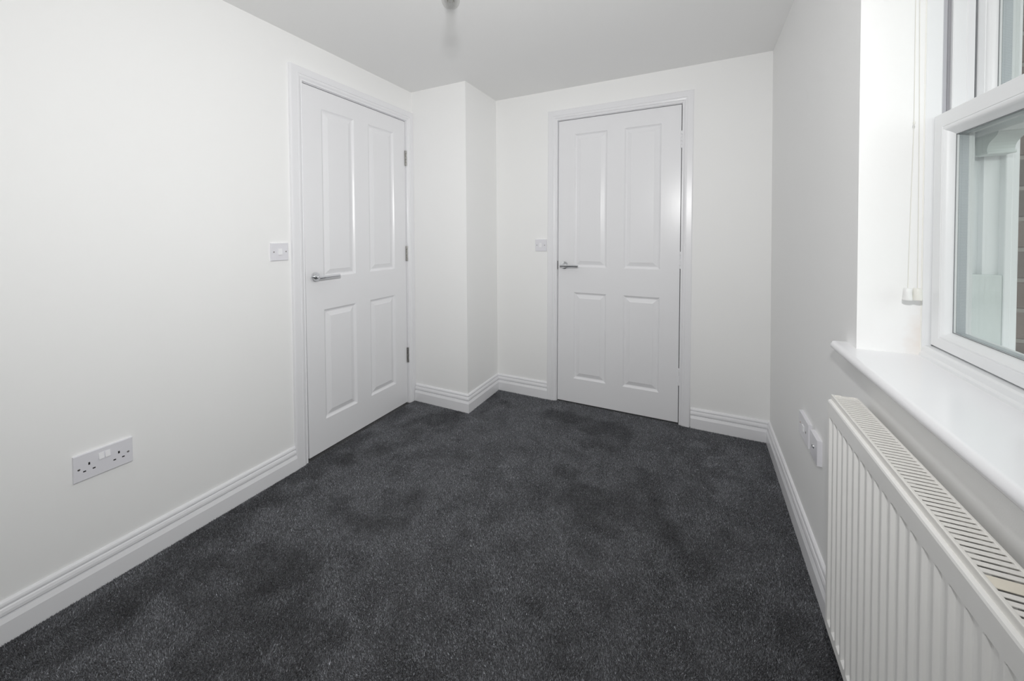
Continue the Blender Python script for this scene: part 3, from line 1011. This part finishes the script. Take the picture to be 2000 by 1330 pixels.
xa, xb_ = 2.3066, 2.3238
cordline([(xa, CY, 1.062), (xa + 0.0012, CY, 1.16), (xa + 0.0032, CY, 1.28), (xa + 0.0062, CY, 1.462)])
cordline([(xb_, CY, 1.064), (xb_ - 0.0002, CY, 1.20), (xb_ - 0.0015, CY, 1.462), (2.3195, CY, 1.75), (2.3170, CY, 2.03)])
cordline([(xa + 0.0062, CY, 1.462), (xa + 0.0058, CY, 1.75), (xa + 0.006, CY, 2.03)])
bm = bmesh.new(); add_lathe(bm, (xa + 0.0062, CY, 1.457), (0, 0, 1), [(0.0009, 0), (0.0022, 0.002), (0.0022, 0.007), (0.0009, 0.009)], 12)
mesh_obj('cord_knot', bm, M_CORD, bc)
for x, z, mt in ((xa - 0.0005, 1.0335, M_PULL), (xb_, 1.0345, M_PULLC)):
    bm = bmesh.new()
    add_lathe(bm, (x, CY, z), (0, 0, 1), [(0.0, 0.001), (0.0086, 0.0), (0.0093, 0.0010), (0.0093, 0.0030), (0.0088, 0.010), (0.0083, 0.019), (0.0078, 0.0275), (0.0068, 0.0290), (0.003, 0.0292), (0.0, 0.0292)], 28)
    mesh_obj('cord_pull', bm, mt, bc, smooth=True)
box('cord_lock', 2.290, 2.335, CY - 0.02, CY + 0.02, 2.028, WZ1, M_PULL, bc, bev=0.003)

# ------------------------------------------------------------------ pendant bulb
BLX, BLY, BLZ = 1.126, 1.232, 1.929          # bottom of the bulb
pd = empty('pendant_light', (BLX, BLY, H))
tag(pd, 'clear glass bulb on a bare ceiling pendant at the top edge', 'pendant light')
bm = bmesh.new(); add_lathe(bm, (BLX, BLY, H), (0, 0, -1), [(0.045, -0.002), (0.045, 0.006), (0.040, 0.016), (0.026, 0.022), (0.010, 0.027), (0.006, 0.032), (0.0035, 0.032)], 32)
mesh_obj('ceiling_rose', bm, M_PLAST, pd, smooth=True)
hz = BLZ + 0.165
bm = bmesh.new(); add_tube(bm, [(BLX, BLY, H - 0.028), (BLX, BLY, hz)], 0.0032, 10)
mesh_obj('flex', bm, M_PULL, pd, smooth=True)
bm = bmesh.new(); add_lathe(bm, (BLX, BLY, hz + 0.006), (0, 0, -1), [(0.006, 0), (0.010, 0.008), (0.015, 0.012), (0.0175, 0.022), (0.0175, 0.045), (0.0215, 0.047), (0.0215, 0.058), (0.0175, 0.060), (0.0170, 0.072), (0.013, 0.072)], 28)
mesh_obj('lamp_holder', bm, M_PLAST, pd, smooth=True)
prof_b = [(0.0, 0.0)]
R = 0.0300
for q in range(1, 13):
    a = q / 12 * math.radians(118)
    prof_b.append((R * math.sin(a), R * (1 - math.cos(a))))
prof_b += [(0.0235, 0.0510), (0.0195, 0.0610), (0.0160, 0.0710), (0.0140, 0.0800), (0.0130, 0.088), (0.0130, 0.100)]
bm = bmesh.new(); add_lathe(bm, (BLX, BLY, BLZ), (0, 0, 1), prof_b, 36)
mesh_obj('bulb_glass', bm, M_BULB, pd, smooth=True)
bm = bmesh.new(); add_lathe(bm, (BLX, BLY, BLZ + 0.052), (0, 0, 1), [(0.004, 0), (0.005, 0.015), (0.0095, 0.035), (0.012, 0.046)], 16)
mesh_obj('bulb_stem', bm, M_BULB, pd, smooth=True)
fil = []
for q in range(25):
    a = q / 24 * math.pi * 2.0
    fil.append((BLX + 0.011 * math.cos(a), BLY + 0.011 * math.sin(a), BLZ + 0.024 + 0.016 * (q % 2)))
bm = bmesh.new(); add_tube(bm, fil, 0.0011, 6)
mesh_obj('filament', bm, M_BRUSH, pd, smooth=True)
